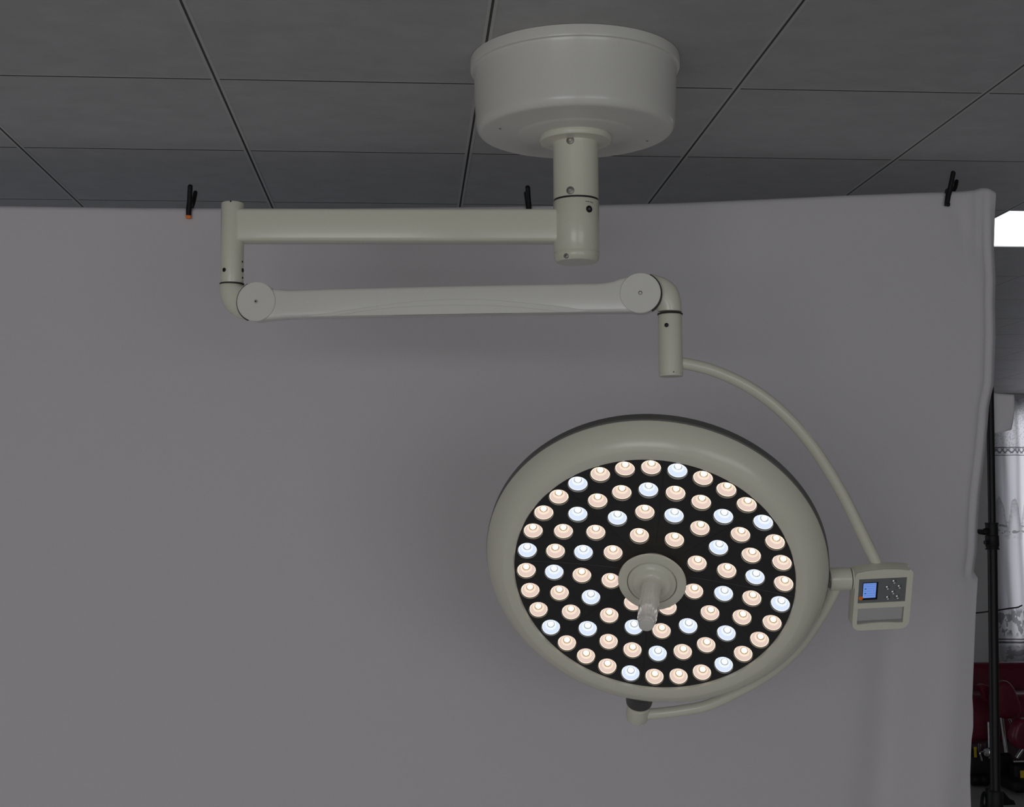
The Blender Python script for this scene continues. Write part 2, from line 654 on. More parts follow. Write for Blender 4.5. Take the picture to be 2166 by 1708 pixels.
def arc(c, r, a0, a1, n):
    return [c + e_arm * (r * math.cos(math.radians(a0 + (a1 - a0) * k / n))) + Z * (r * math.sin(math.radians(a0 + (a1 - a0) * k / n))) for k in range(n + 1)]


upper_px = [(592, 611.0), (602, 612.6), (616, 612.6), (640, 611.6), (700, 609.6), (830, 606.5), (960, 603.4), (1120, 600.6), (1262, 598.0), (1280, 596.5), (1297, 593.0), (1312, 587.5)]
lower_px = [(1330, 659.2), (1200, 660.8), (1080, 662.6), (960, 664.6), (830, 666.8), (700, 669.2), (600, 672.0)]
out = arc(cA, rA - 0.0012, 62, 42, 3)
out = [p for p in out]
out += [on_plane(*q) for q in upper_px]
out += arc(cB, rB - 0.0012, 112, -100, 22)[1:]
out += [on_plane(*q) for q in lower_px]
out += arc(cA, rA - 0.0012, 285, 120, 16)
seq = []
for p in out:
    if not seq or (p - seq[-1]).length > 0.002:
        seq.append(p)
bm = bmesh.new()
add_extrude(bm, [p + back * 0.003 for p in seq], T_ARM - 0.006, back, bevel=0.0075, seg=4)
spring = obj('spring_arm', bm, PAINT_WHITE, lamp)


def panel(px_arc, px_base, front, name):
    o = [on_plane(*q) for q in px_arc] + [on_plane(*q) for q in px_base]
    bm = bmesh.new()
    add_extrude(bm, [p + n_arm * front for p in o], 0.012, back, bevel=0.0006, seg=1)
    return obj(name, bm, PAINT_WHITE, spring)


panel([(637, 670), (690, 662.5), (740, 655), (790, 647.8), (840, 641.5), (885, 636.5), (930, 633.8), (975, 632.5), (1020, 633), (1060, 636), (1110, 640.5), (1160, 645), (1200, 649.5), (1250, 659)],
      [(1200, 660.6), (1080, 662.4), (960, 664.4), (830, 666.6), (700, 669.0)], -0.0018, 'cover_panel')
panel([(700, 668.8), (740, 662.5), (790, 655), (830, 651), (880, 647.6), (930, 645.8), (980, 645.2), (1020, 645.8), (1060, 647.3), (1100, 650), (1150, 655), (1194, 660.6)],
      [(1080, 662.4), (960, 664.4), (830, 666.6)], -0.0004, 'access_cover')


def disc(c, r, parent):
    bm = bmesh.new()
    add_lathe(bm, c + n_arm * 0.001, -n_arm, [(0, 0), (r - 0.001, 0), (r, 0.001), (r, 0.012), (0, 0.012)], 64)
    add_lathe(bm, c + back * (T_ARM - 0.012), -n_arm, [(0, 0), (r * 0.9, 0), (r * 0.9, 0.011), (r * 0.88, 0.012), (0, 0.012)], 64)
    return obj('joint_cap', bm, PAINT_WHITE, parent)


dA = disc(cA, rA, spring)
dB = disc(cB, rB, spring)
bolt_on(spring, cA + n_arm * 0.001, n_arm, 0.0042, 'cap_screw', STEEL, 0.5, 0.0016)
bolt_on(spring, cB + n_arm * 0.001, n_arm, 0.0042, 'cap_screw', BOLT, 0.45, 0.0010)
for c, r, a0, a1 in ((cA, rA, 118, 240), (cB, rB, -58, 62)):
    o_in = arc(c, r - 0.004, a0, a1, 20)
    o_out = arc(c, r + 0.0027, a0, a1, 20)
    bm = bmesh.new()
    add_extrude(bm, [p + back * 0.004 for p in o_in + list(reversed(o_out))], 0.012, back)
    obj('joint_seam', bm, SEAM, spring)

# elbows: from the vertical tube round into the joint
mid_off = T_ARM / 2


def elbow(name, pairs, half0, half1, axis_p):
    bm = bmesh.new()
    secs = []
    n = len(pairs)
    for k, (i, o) in enumerate(pairs):
        t = k / (n - 1)
        pi_, po = on_plane(*i), on_plane(*o)
        off = back * (0.045 + (0.031 - 0.045) * t)
        # the same outline carried to the arm's mid plane
        dcam = Vector((0, 0, EYE))
        pi2 = dcam + (pi_ - dcam) * ((pi_ + off - dcam).length / (pi_ - dcam).length)
        po2 = dcam + (po - dcam) * ((po + off - dcam).length / (po - dcam).length)
        secs.append((pi2, po2, half0 + (half1 - half0) * t, n_arm))
    add_loft(bm, secs, 28)
    return obj(name, bm, PAINT, lamp, angle=50)


elbow('elbow', [((515.5, 603.5), (465.0, 603.5)), ((516.0, 605), (465.6, 618)), ((518.0, 605), (469.0, 634)), ((521, 604), (475.5, 649)), ((525, 603), (486, 662)),
                ((530, 601), (500, 671.5)), ((536, 598.5), (519, 677.5)), ((544, 597.5), (544, 679.5))], 0.0250, 0.020, LA)
elbow_r = elbow('elbow', [((1391.3, 659.5), (1442.6, 659.5)), ((1390, 657), (1441.6, 640)), ((1387, 656), (1437.6, 622)), ((1383, 656), (1430.5, 606.5)), ((1378, 657), (1420, 596.5)),
                          ((1372, 658.5), (1405, 587.5)), ((1364, 660.5), (1385, 581.5)), ((1353, 662), (1353, 577.5))], 0.0250, 0.020, RA)

# stem below the right joint
zt2, zb2 = at(1417.5, 662, D_R - 0.025).z, at(1418.5, 795, D_R - 0.025).z
RB = at(1417.8, 700, D_R)
RB = Vector((RB.x, RB.y, 0))
bm = bmesh.new()
add_lathe(bm, RB, Z, [(0, zt2), (0.0242, zt2), (0.0247, zt2 - 0.001), (0.0249, zb2 + 0.0065), (0.0244, zb2 + 0.006), (0.0249, zb2 + 0.0055), (0.0249, zb2 + 0.001), (0.024, zb2), (0, zb2)], 40)
stem = obj('stem', bm, PAINT, lamp)
bm = bmesh.new()
add_lathe(bm, RB, Z, [(0, zt2 + 0.0025), (0.0262, zt2 + 0.0025), (0.0262, zt2 - 0.0002), (0, zt2 - 0.0002)], 40)
obj('seam_ring', bm, SEAM, stem)
p, n = on_axis_surface(1410, 688, (RB.x, RB.y), 0.0247)
bolt_on(stem, p, n, 0.0045, 'set_screw', BLACKHOLE, 0.5, 0.0012)
p, n = on_axis_surface(1425, 787, (RB.x, RB.y), 0.0249)
bolt_on(stem, p, n, 0.0012, 'set_screw', BLACKHOLE, 0.5, 0.0006)

# ---- control box: its own axes, tilted with the lamp head
D_B = 2.84
qf = ray(1866, 1271).normalized()
qr = qf.cross(UP).normalized()
qu = qr.cross(qf).normalized()
en = (qr * 0.30 + qu * -0.47 - qf * 0.83).normalized()
corner_px = [(1816, 1213), (1939, 1206.5), (1915.5, 1330), (1796.5, 1335.5)]
bc0 = at(1867, 1271, D_B)


def on_box(px, py):
    d = ray(px, py)
    o = Vector((0, 0, EYE))
    return o + d * ((bc0 - o).dot(en) / d.dot(en))


q4 = [on_box(*p) for p in corner_px]
bc = sum(q4, Vector((0, 0, 0))) / 4
ex = ((q4[1] - q4[0]) + (q4[2] - q4[3])).normalized()
ey = ((q4[0] - q4[3]) + (q4[1] - q4[2]))
ey = (ey - ex * ey.dot(ex)).normalized()
SB = D_B / FPX
bw = ((q4[1] - q4[0]).length + (q4[2] - q4[3]).length) / 2
bh = ((q4[0] - q4[3]).length + (q4[1] - q4[2]).length) / 2
bd = 0.031


def bx(u, v, w=0.0):                            # u, v: fractions of half width/height
    return bc + ex * (u * bw / 2) + ey * (v * bh / 2) + en * w


def rr_outline(w, h, r, bow=0.0, seg=6, cx=0.0, cy=0.0):
    pts = []
    for (sx, sy, a0) in ((1, -1, -90), (1, 1, 0), (-1, 1, 90), (-1, -1, 180)):
        rad = r[0] if sy > 0 else r[1]
        for k in range(seg + 1):
            a = math.radians(a0 + 90 * k / seg)
            pts.append((cx + sx * (w / 2 - rad) + rad * math.cos(a), cy + sy * (h / 2 - rad) + rad * math.sin(a)))
        if sy > 0 and sx > 0 and bow:
            for k in range(1, 8):
                t = k / 8
                x = (w / 2 - rad) * (1 - 2 * t)
                pts.append((cx + x, cy + h / 2 + bow * (1 - (2 * t - 1) ** 2)))
    return pts


bm = bmesh.new()
lip = 0.006
# body shell (behind the face frame)
add_extrude(bm, [bc + ex * x + ey * y - en * 0.004 for x, y in rr_outline(bw, bh, (0.008, 0.018), 0.005)], bd, -en, bevel=0.003, seg=3)
cbox = obj('control_box', bm, PAINT, lamp)
# face frame with two openings, triangulated between outer outline and the windows
kw = (-0.868, 0.79, 0.775, -0.05)               # keypad opening: u0, u1, v top, v bottom
gw = (-0.84, 0.775, -0.236, -0.80)                # grip opening
outer = rr_outline(bw, bh, (0.008, 0.018), 0.005)


def rect(k):
    return [(k[0] * bw / 2, k[2] * bh / 2), (k[1] * bw / 2, k[2] * bh / 2), (k[1] * bw / 2, k[3] * bh / 2), (k[0] * bw / 2, k[3] * bh / 2)]


def cdt_faces(loops, keep):
    vs, es = [], []
    for lp in loops:
        s = len(vs)
        vs += [Vector(p) for p in lp]
        es += [(s + i, s + (i + 1) % len(lp)) for i in range(len(lp))]
    v2, _, fs, _, _, _ = delaunay_2d_cdt(vs, es, [], 0, 1e-6)
    outf = []
    for f in fs:
        c = sum((v2[i] for i in f), Vector((0, 0))) / len(f)
        if keep(c):
            outf.append(f)
    return v2, outf


def in_poly(c, P):
    r = False
    j = len(P) - 1
    for i in range(len(P)):
        if (P[i][1] > c.y) != (P[j][1] > c.y) and c.x < (P[j][0] - P[i][0]) * (c.y - P[i][1]) / (P[j][1] - P[i][1]) + P[i][0]:
            r = not r
        j = i
    return r


def grip_outline():
    r = rect(gw)
    pts = [r[0], r[1]]
    # soft right bottom, bowed lower edge
    n = 10
    for k in range(n + 1):
        t = k / n
        x = r[2][0] + (r[3][0] - r[2][0]) * t
        y = r[2][1] + 0.0035 * math.sin(PI * t) + (0.0 if 0 < k < n else 0.001)
        pts.append((x, y))
    return pts


K, G = rect(kw), grip_outline()
v2, fs = cdt_faces([outer, K, G], lambda c: in_poly(c, outer) and not in_poly(c, K) and not in_poly(c, G))
bm = bmesh.new()
V = [bm.verts.new(bc + ex * p.x + ey * p.y) for p in v2]
for f in fs:
    bm.faces.new([V[i] for i in f])
geom = bmesh.ops.extrude_face_region(bm, geom=list(bm.faces))
bmesh.ops.translate(bm, verts=[g for g in geom['geom'] if isinstance(g, bmesh.types.BMVert)], vec=-en * 0.0045)
obj('face_frame', bm, PAINT, cbox, smooth=False)
# the grip recess is a sunk grey tray
bm = bmesh.new()
gz = (gw[0] + gw[1]) / 2, (gw[2] + gw[3]) / 2
add_extrude(bm, [bc + ex * x + ey * y - en * 0.0025 for x, y in rect((gw[0] + 0.01, gw[1] - 0.04, gw[2] - 0.01, gw[3] + 0.13))], 0.004, -en)
add_extrude(bm, [bc + ex * x + ey * y - en * 0.0036 for x, y in rect((gw[0] + 0.005, gw[1] - 0.005, gw[2] - 0.005, gw[3] - 0.01))], 0.002, -en, mi=1)
obj('grip_recess', bm, [BOX_GREY, RECESS], cbox, smooth=False, label='grey grip recess')
# keypad, screen, buttons, orange mark
bm = bmesh.new()
add_extrude(bm, [bc + ex * x + ey * y - en * 0.0012 for x, y in rect((kw[0] + 0.002, kw[1] - 0.002, kw[2] - 0.002, kw[3] + 0.002))], 0.003, -en)
keypad = obj('keypad', bm, PANEL, cbox, smooth=False, label='dark grey keypad')
SX0, SX1, SY1, SY0 = -0.725, -0.19, 0.645, 0.055
bm = bmesh.new()
add_extrude(bm, [bc + ex * x + ey * y - en * 0.0006 for x, y in rect((SX0, SX1, SY1, SY0))], 0.001, -en, mi=0)
gx0, gx1, gy1, gy0 = -0.705, -0.255, 0.625, 0.125
add_extrude(bm, [bc + ex * x + ey * y - en * 0.0003 for x, y in rect((gx0, gx1, gy1, gy0))], 0.0004, -en, mi=1)
rnd = random.Random(3)
for row, v in enumerate((0.575, 0.51, 0.435, 0.36, 0.28, 0.205)):
    x = gx0 + 0.05
    if row in (2, 4):
        add_extrude(bm, [bc + ex * a + ey * b - en * 0.0002 for a, b in rect((x, x + 0.06, v + 0.014, v - 0.014))], 0.0001, -en, mi=3)
        x += 0.085
    while x < gx1 - 0.05:
        w = rnd.uniform(0.02, 0.05)
        add_extrude(bm, [bc + ex * a + ey * b - en * 0.0002 for a, b in rect((x, min(x + w, gx1 - 0.01), v + 0.010, v - 0.010))], 0.0001, -en, mi=2)
        x += w + 0.018
obj('screen', bm, [BLACK, glow('screen_blue', (0.17, 0.31, 0.78), 0.85), glow('screen_text', (0.10, 0.19, 0.52), 0.85), glow('screen_text_dark', (0.02, 0.03, 0.08), 0.8)], keypad, smooth=False, label='lit blue display')
bm = bmesh.new()
add_lathe(bm, bx(-0.765, 0.125, -0.0012), en, [(0.0047, 0), (0.0047, 0.0012), (0, 0.0013)], 24)
obj('orange_dot', bm, ORANGE, keypad, label='orange round sticker')
for u, v in ((0.344, 0.64), (0.13, 0.447), (0.54, 0.46), (0.336, 0.276), (0.164, 0.10), (0.505, 0.11)):
    bm = bmesh.new()
    add_lathe(bm, bx(u, v, -0.0014), en, [(0.0053, 0), (0.0053, 0.0012), (0.0048, 0.0020), (0.0040, 0.0022), (0.0034, 0.0009), (0.0026, 0.0014), (0.0014, 0.0022), (0.0, 0.0024)], 24)
    obj('button', bm, CHROME, keypad, label='round metal button')

# side joint barrel between box and inner yoke
jl = bx(-1.0, 0.0, -0.016 - bd * 0.0)
jc0 = at(1802, 1224.5, D_B + 0.004)
jaxis = (-ex * 0.9 - qr * 0.25).normalized()
bm = bmesh.new()
rj = 24.0 * SB
add_lathe(bm, jc0, jaxis, [(0, -0.002), (rj * 0.97, -0.002), (rj, -0.001), (rj, 0.0015), (rj * 0.94, 0.0022), (rj * 0.94, 0.0036), (rj, 0.004), (rj * 1.02, 0.046), (rj * 0.98, 0.0475), (0, 0.0475)], 44, mats=[0, 0, 0, 0, 1, 0, 0, 0, 0])
barrel = obj('joint_barrel', bm, [PAINT, SEAM], lamp)
bm = bmesh.new()
add_lathe(bm, jc0 + jaxis * 0.0475, jaxis, [(rj * 0.80, -0.001), (rj * 0.80, 0.0016), (rj * 0.70, 0.002), (rj * 0.62, 0.001), (rj * 0.30, 0.001), (rj * 0.28, 0.003), (0, 0.003)], 32)
obj('end_plate', bm, BOLT, barrel, label='dark grey end plate')

# ---- lamp head
n_h = Vector((-0.23634243, -0.79874401, -0.55330846)).normalized()
c_h = Vector((0.5033594, 2.79033385, -0.12854588 + EYE))
u_h = (Z - n_h * n_h.z).normalized()
v_h = u_h.cross(n_h)


def hd(r, deg, h):
    a = math.radians(deg)
    return c_h + (u_h * math.cos(a) + v_h * math.sin(a)) * r + n_h * h


def lathe_head(bm, prof, seg=128, mi=0, mats=None):
    rings = []
    for r, h in prof:
        if r < 1e-6:
            rings.append([bm.verts.new(c_h + n_h * h)])
        else:
            rings.append([bm.verts.new(hd(r, 360 * k / seg, h)) for k in range(seg)])
    for i in range(len(rings) - 1):
        A_, B_ = rings[i], rings[i + 1]
        for k in range(seg):
            q = [A_[k % len(A_)], A_[(k + 1) % len(A_)], B_[(k + 1) % len(B_)], B_[k % len(B_)]]
            w = []
            for x in q:
                if x not in w:
                    w.append(x)
            if len(w) > 2:
                f = bm.faces.new(w)
                f.material_index = mats[i] if mats else mi


bm = bmesh.new()
lathe_head(bm, [(0.288, -0.008), (0.2905, 0.002), (0.2912, 0.0085), (0.2930, 0.0110), (0.3000, 0.0126), (0.3125, 0.0135), (0.3150, 0.0128), (0.3280, 0.0072),
                (0.3400, -0.0030), (0.3490, -0.0150), (0.3540, -0.0240), (0.3570, -0.0315), (0.3565, -0.0335), (0.340, -0.034), (0.288, -0.03), (0.288, -0.008)])
head = obj('lamp_head', bm, PAINT, lamp, angle=35, origin=c_h)
bm = bmesh.new()
lathe_head(bm, [(0.330, -0.0335), (0.3560, -0.0335), (0.3585, -0.036), (0.3588, -0.054), (0.3570, -0.0585), (0.330, -0.0585)])
obj('rim_gasket', bm, GASKET, head, label='dark grey rim band')
bm = bmesh.new()
lathe_head(bm, [(0.356, -0.0585), (0.352, -0.063), (0.335, -0.074), (0.30, -0.090), (0.24, -0.104), (0.15, -0.114), (0.06, -0.117), (0, -0.117)])
obj('back_shell', bm, PAINT_WHITE, head)

RINGS = [(0.2665, -19.1087, 32, 3), (0.2088, -13.4929, 24, 1), (0.1517, -24.8900, 16, 0), (0.0944, -13.8139, 8, -1)]
RH = [0.0, -0.0084, -0.0139, -0.0173]
COOL = {0: {3, 7, 11, 15, 19, 23, 27, 31}, 1: {1, 4, 7, 10, 13, 16, 19, 22}, 2: {0, 2, 4, 6, 8, 10, 12, 14}, 3: set()}


def dish(r):
    pts = [(0.0, -0.0185), (0.0944, -0.0173), (0.1517, -0.0139), (0.2088, -0.0084), (0.2665, 0.0), (0.292, 0.0048)]
    for (a, b), (c, d) in zip(pts, pts[1:]):
        if r <= c:
            return b + (d - b) * (r - a) / (c - a)
    return pts[-1][1]


R_HOLE = 0.0206
loops = [[(0.2905 * math.cos(2 * PI * k / 128), 0.2905 * math.sin(2 * PI * k / 128)) for k in range(128)]]
holes = []
for (r, ph, n, _) in RINGS:
    for k in range(n):
        a = math.radians(ph + 360 * k / n)
        cx_, cy_ = r * math.cos(a), r * math.sin(a)
        holes.append((cx_, cy_))
        loops.append([(cx_ + R_HOLE * math.cos(2 * PI * q / 24), cy_ + R_HOLE * math.sin(2 * PI * q / 24)) for q in range(24)])
for rr in (0.048, 0.07, 0.123, 0.18, 0.2375):
    loops.append([(rr * math.cos(2 * PI * k / 64), rr * math.sin(2 * PI * k / 64)) for k in range(64)])
# keep construction circles clear of the holes
ok = [loops[0]] + loops[1:1 + len(holes)]
extra = []
for lp in loops[1 + len(holes):]:
    extra += [p for p in lp if all((p[0] - h[0]) ** 2 + (p[1] - h[1]) ** 2 > (R_HOLE + 0.002) ** 2 for h in holes)]
vs, es = [], []
for lp in ok:
    s = len(vs)
    vs += [Vector(p) for p in lp]
    es += [(s + i, s + (i + 1) % len(lp)) for i in range(len(lp))]
vs += [Vector(p) for p in extra]
v2, _, fs, _, _, _ = delaunay_2d_cdt(vs, es, [], 0, 1e-7)
bm = bmesh.new()
V = [bm.verts.new(c_h + u_h * p.x + v_h * p.y + n_h * dish(p.length)) for p in v2]
for f in fs:
    c = sum((v2[i] for i in f), Vector((0, 0))) / len(f)
    if c.length > 0.2905 or c.length < 0.04 or any((c.x - h[0]) ** 2 + (c.y - h[1]) ** 2 < (R_HOLE * 0.985) ** 2 for h in holes):
        continue
    bm.faces.new([V[i] for i in f])
for v in [v for v in bm.verts if not v.link_faces]:
    bm.verts.remove(v)
# walls of the LED wells
edge = [e for e in bm.edges if len(e.link_faces) == 1 and 0.05 < (e.verts[0].co - c_h - n_h * (e.verts[0].co - c_h).dot(n_h)).length < 0.2885]
ge = bmesh.ops.extrude_edge_only(bm, edges=edge)
bmesh.ops.translate(bm, verts=[g for g in ge['geom'] if isinstance(g, bmesh.types.BMVert)], vec=-n_h * 0.012)
for g in ge['geom']:
    if isinstance(g, bmesh.types.BMFace):
        g.material_index = 1
# eight sector seams, as fine raised beads
for k in range(8):
    a = -36 + 45 * k
    q = math.radians(a)
    pts = [hd(0.075 + (0.286 - 0.075) * t / 12, a, dish(0.075 + (0.286 - 0.075) * t / 12) + 0.0001) for t in range(13)]
    add_tube(bm, pts, 0.0006, 6)
plate = obj('face_plate', bm, [PLATE, WELL], head, angle=25, label='black face plate')


# LED unit in local axes, z pointing out of the plate: a shallow clear reflector cup with the emitter in its throat
def led_mesh(name, outer, inner, rim, core, ringc):
    bm = bmesh.new()
    zf = Vector((0, 0, 1))
    o = Vector((0, 0, 0))
    hint = Vector((1, 0, 0))
    add_lathe(bm, o, zf, [(0.0191, -0.0012), (0.0188, 0.0), (0.0181, 0.0002), (0.0178, -0.0006)], 32, mi=2, hint=hint)
    add_lathe(bm, o, zf, [(0.0178, -0.0006), (0.0160, -0.0032), (0.0138, -0.0058), (0.0122, -0.0076)], 32, mi=0, hint=hint)
    add_lathe(bm, o, zf, [(0.0122, -0.0076), (0.0104, -0.0094), (0.0085, -0.0108)], 32, mi=1, hint=hint)
    add_lathe(bm, o, zf, [(0.0085, -0.0108), (0.0074, -0.0120), (0.0060, -0.0124)], 32, mi=4, hint=hint)
    prof = [(0.0060, -0.0124)]
    for k in range(0, 7):
        a = k / 6 * PI / 2
        prof.append((0.0055 * math.cos(a), -0.0124 + 0.0056 * math.sin(a)))
    add_lathe(bm, o, zf, prof, 20, mi=3, hint=hint)
    bmesh.ops.recalc_face_normals(bm, faces=bm.faces)
    me = bpy.data.meshes.new(name)
    bm.to_mesh(me)
    bm.free()
    me.polygons.foreach_set('use_smooth', [True] * len(me.polygons))
    for m in (outer, inner, rim, core, ringc):
        me.materials.append(m)
    return me


ME_WARM = led_mesh('led_warm', glow('lens_warm', (0.86, 0.66, 0.58), 0.93), glow('throat_warm', (0.97, 0.80, 0.65), 1.0), glow('rim_warm', (1.0, 0.85, 0.66), 1.25),
                   glow('core_warm', (1.0, 0.95, 0.88), 8.0), glow('ring_warm', (0.62, 0.43, 0.24), 0.85))
ME_COOL = led_mesh('led_cool', glow('lens_cool', (0.72, 0.81, 1.0), 1.0), glow('throat_cool', (0.86, 0.92, 1.0), 1.05), glow('rim_cool', (0.90, 0.96, 1.0), 1.15),
                   glow('core_cool', (0.96, 0.98, 1.0), 8.0), glow('ring_cool', (0.50, 0.56, 0.62), 0.85))
for ri, (r, ph, n, _) in enumerate(RINGS):
    for k in range(n):
        cool = k in COOL[ri]
        deg = ph + 360 * k / n
        a = math.radians(deg)
        rad = u_h * math.cos(a) + v_h * math.sin(a)
        tilt = math.radians((13.0, 11.0, 8.5, 6.0)[ri])
        zax = (n_h * math.cos(tilt) - rad * math.sin(tilt)).normalized()
        xax = (u_h - zax * u_h.dot(zax)).normalized()
        yax = zax.cross(xax)
        o = bpy.data.objects.new('led', ME_COOL if cool else ME_WARM)
        link(o, hd(r, deg, RH[ri]) - n_h * 0.0030, head)
        o.rotation_euler = Matrix((xax, yax, zax)).transposed().to_euler()
        o['label'] = 'cool white LED' if cool else 'warm white LED'

# hub ring, dome and ribbed grip in the middle of the plate
bm = bmesh.new()
lathe_head(bm, [(0.049, -0.020), (0.049, 0.0125), (0.0690, 0.0135), (0.0703, 0.0148), (0.0703, 0.0178), (0.0690, 0.0198), (0.0535, 0.0212), (0.0518, 0.0204), (0.0514, 0.006), (0.049, -0.020)], 72)
obj('hub_ring', bm, PAINT, head)
bm = bmesh.new()
lathe_head(bm, [(0.0500, 0.006), (0.0500, 0.0195), (0.0488, 0.0215), (0.0400, 0.0245), (0.0385, 0.0262), (0.0360, 0.0266), (0.0300, 0.0275), (0.0245, 0.0305), (0.0215, 0.036), (0.0205, 0.044), (0.0, 0.044)], 64)
obj('hub_dome', bm, PAINT, head)
bm = bmesh.new()
NF = 18
rings = []
for i, (r, h) in enumerate([(0.0200, 0.042), (0.0200, 0.060), (0.0200, 0.068), (0.0203, 0.075), (0.0206, 0.090), (0.0206, 0.105), (0.0203, 0.118), (0.0197, 0.130), (0.0190, 0.140), (0.0182, 0.146), (0.0162, 0.1475), (0.0155, 0.1490), (0.0155, 0.1560), (0.0148, 0.1590), (0.0120, 0.1600)]):
    seg = NF * 4
    amp = 0.0
    if 0.066 < h < 0.147:
        amp = 0.0009
    rings.append([bm.verts.new(hd(r - amp * (1 + math.cos(2 * PI * k * NF / seg)) * 0.5, 360 * k / seg, h)) for k in range(seg)])
for i in range(len(rings) - 1):
    for k in range(len(rings[0])):
        q = (k + 1) % len(rings[0])
        bm.faces.new((rings[i][k], rings[i][q], rings[i + 1][q], rings[i + 1][k]))
bm.faces.new(rings[-1])
obj('grip_handle', bm, GRIP, head, angle=60, label='glossy ribbed grip handle')

# ---- bottom pivot on the rim
deg_b = 187.0
best = None
for k in range(0, 400):
    dg = 180 + k * 0.05
    p = hd(0.372, dg, -0.040)
    q = p - Vector((0, 0, EYE))
    x = 1083 + FPX * q.dot(RT) / q.dot(FW)
    if best is None or abs(x - 1352) < best[0]:
        best = (abs(x - 1352), dg)
deg_b = best[1]
ab = math.radians(deg_b)
w_b = (u_h * math.cos(ab) + v_h * math.sin(ab)).normalized()
p_b = hd(0.345, deg_b, -0.050)
bm = bmesh.new()
add_lathe(bm, p_b, w_b, [(0, 0), (0.0330, 0.0), (0.0330, 0.016), (0.0305, 0.019), (0.0300, 0.036), (0.0285, 0.044), (0, 0.044)], 44)
pivot_collar = obj('pivot_collar', bm, COLLAR, lamp, label='charcoal pivot collar')
bm = bmesh.new()
add_lathe(bm, p_b, w_b, [(0, 0.040), (0.0262, 0.040), (0.0262, 0.050), (0.0250, 0.0508), (0.0250, 0.0520), (0.0260, 0.053), (0.0262, 0.082), (0.0240, 0.090), (0.018, 0.094), (0, 0.0955)], 44)
obj('pivot_post', bm, PAINT, lamp)


# ---- yokes
def depth_of(p):
    return (p - Vector((0, 0, EYE))).dot(FW)


def yoke(name, px, d0, d1, r, ease=None):
    n = len(px)
    L = [0]
    for a, b in zip(px, px[1:]):
        L.append(L[-1] + math.hypot(b[0] - a[0], b[1] - a[1]))
    pts = []
    for k, (x, y) in enumerate(px):
        t = L[k] / L[-1]
        tt = ease(t) if ease else t
        pts.append(at(x, y, d0 + (d1 - d0) * tt))
    bm = bmesh.new()
    add_tube(bm, smooth_path(pts, 8), r, 24)
    return obj(name, bm, PAINT, lamp, angle=60)


yoke('outer_yoke', [(1436, 768), (1462, 772), (1500, 781.5), (1545, 799), (1590, 823), (1636, 856), (1680, 898), (1718, 944), (1752, 995), (1783, 1048), (1808, 1098), (1830, 1144), (1848, 1180), (1856, 1200)],
     D_R, D_B + 0.014, 0.0122)
p_end = p_b + w_b * 0.070
d_end = depth_of(p_end)
jb = jc0 + jaxis * 0.036
yoke('inner_yoke', [(1768, 1228), (1765, 1248), (1751, 1277), (1735, 1305), (1714, 1337), (1682, 1378), (1628.5, 1423.5), (1562.5, 1462.5), (1497, 1492.5), (1440, 1504), (1395, 1509.5), (1360, 1512)],
     depth_of(jb), d_end, 0.0124, lambda t: 1 - (1 - t) ** 1.6 * 1.0)

# light the LEDs throw along the head's axis
sp = bpy.data.lights.new('surgical_beam', 'SPOT')
sp.energy = 28.0
sp.color = (1.0, 0.90, 0.76)
sp.spot_size = math.radians(50)
sp.spot_blend = 0.6
sp.shadow_soft_size = 0.02
so = bpy.data.objects.new('surgical_beam', sp)
C.objects.link(so)
so.parent = lamp
WL['surgical_beam'] = c_h + n_h * 0.19
so.location = WL['surgical_beam'] - WL[lamp.name]
so.rotation_euler = n_h.to_track_quat('-Z', 'Y').to_euler()

# ------------------------------------------------------------------ photo backdrop, its stand and clamps
YB = 3.64                                          # plane of the hanging cloth's front
top_px = [(-420, 440), (0, 435.5), (300, 440), (700, 441.5), (1000, 438), (1270, 433.5), (1430, 429.5), (1600, 422), (1790, 413), (1990, 406), (2050, 403.5), (2068, 400.5), (2080, 396), (2094, 397.5), (2104, 401.5), (2112, 404.5)]
edge_px = [(404, 2109), (445, 2109), (515, 2112), (586, 2116), (640, 2114), (705, 2115.5), (758, 2113.5), (811, 2112), (829, 2108), (845, 2104), (860, 2101), (895, 2098.5), (965, 2091.5), (1018, 2084.5), (1044, 2081),
           (1106, 2076), (1159, 2074), (1208, 2066), (1304, 2059), (1401, 2054), (1472, 2051.5), (1497, 2053.5), (1537, 2054), (1562, 2050), (1634, 2048), (1670, 2049), (1708, 2051), (2000, 2050)]


def interp(tab, x):
    if x <= tab[0][0]:
        return tab[0][1]
    for (a, b), (c, d) in zip(tab, tab[1:]):
        if x <= c:
            return b + (d - b) * (x - a) / (c - a)
    return tab[-1][1]


top_w = [(at_y(x, y, YB).x, at_y(x, y, YB).z - 0.012) for x, y in top_px]
edge_w = sorted((at_y(x, y, YB).z, at_y(x, y, YB).x) for y, x in edge_px)
XL = -2.15
ZTOP = max(z for _, z in top_w)


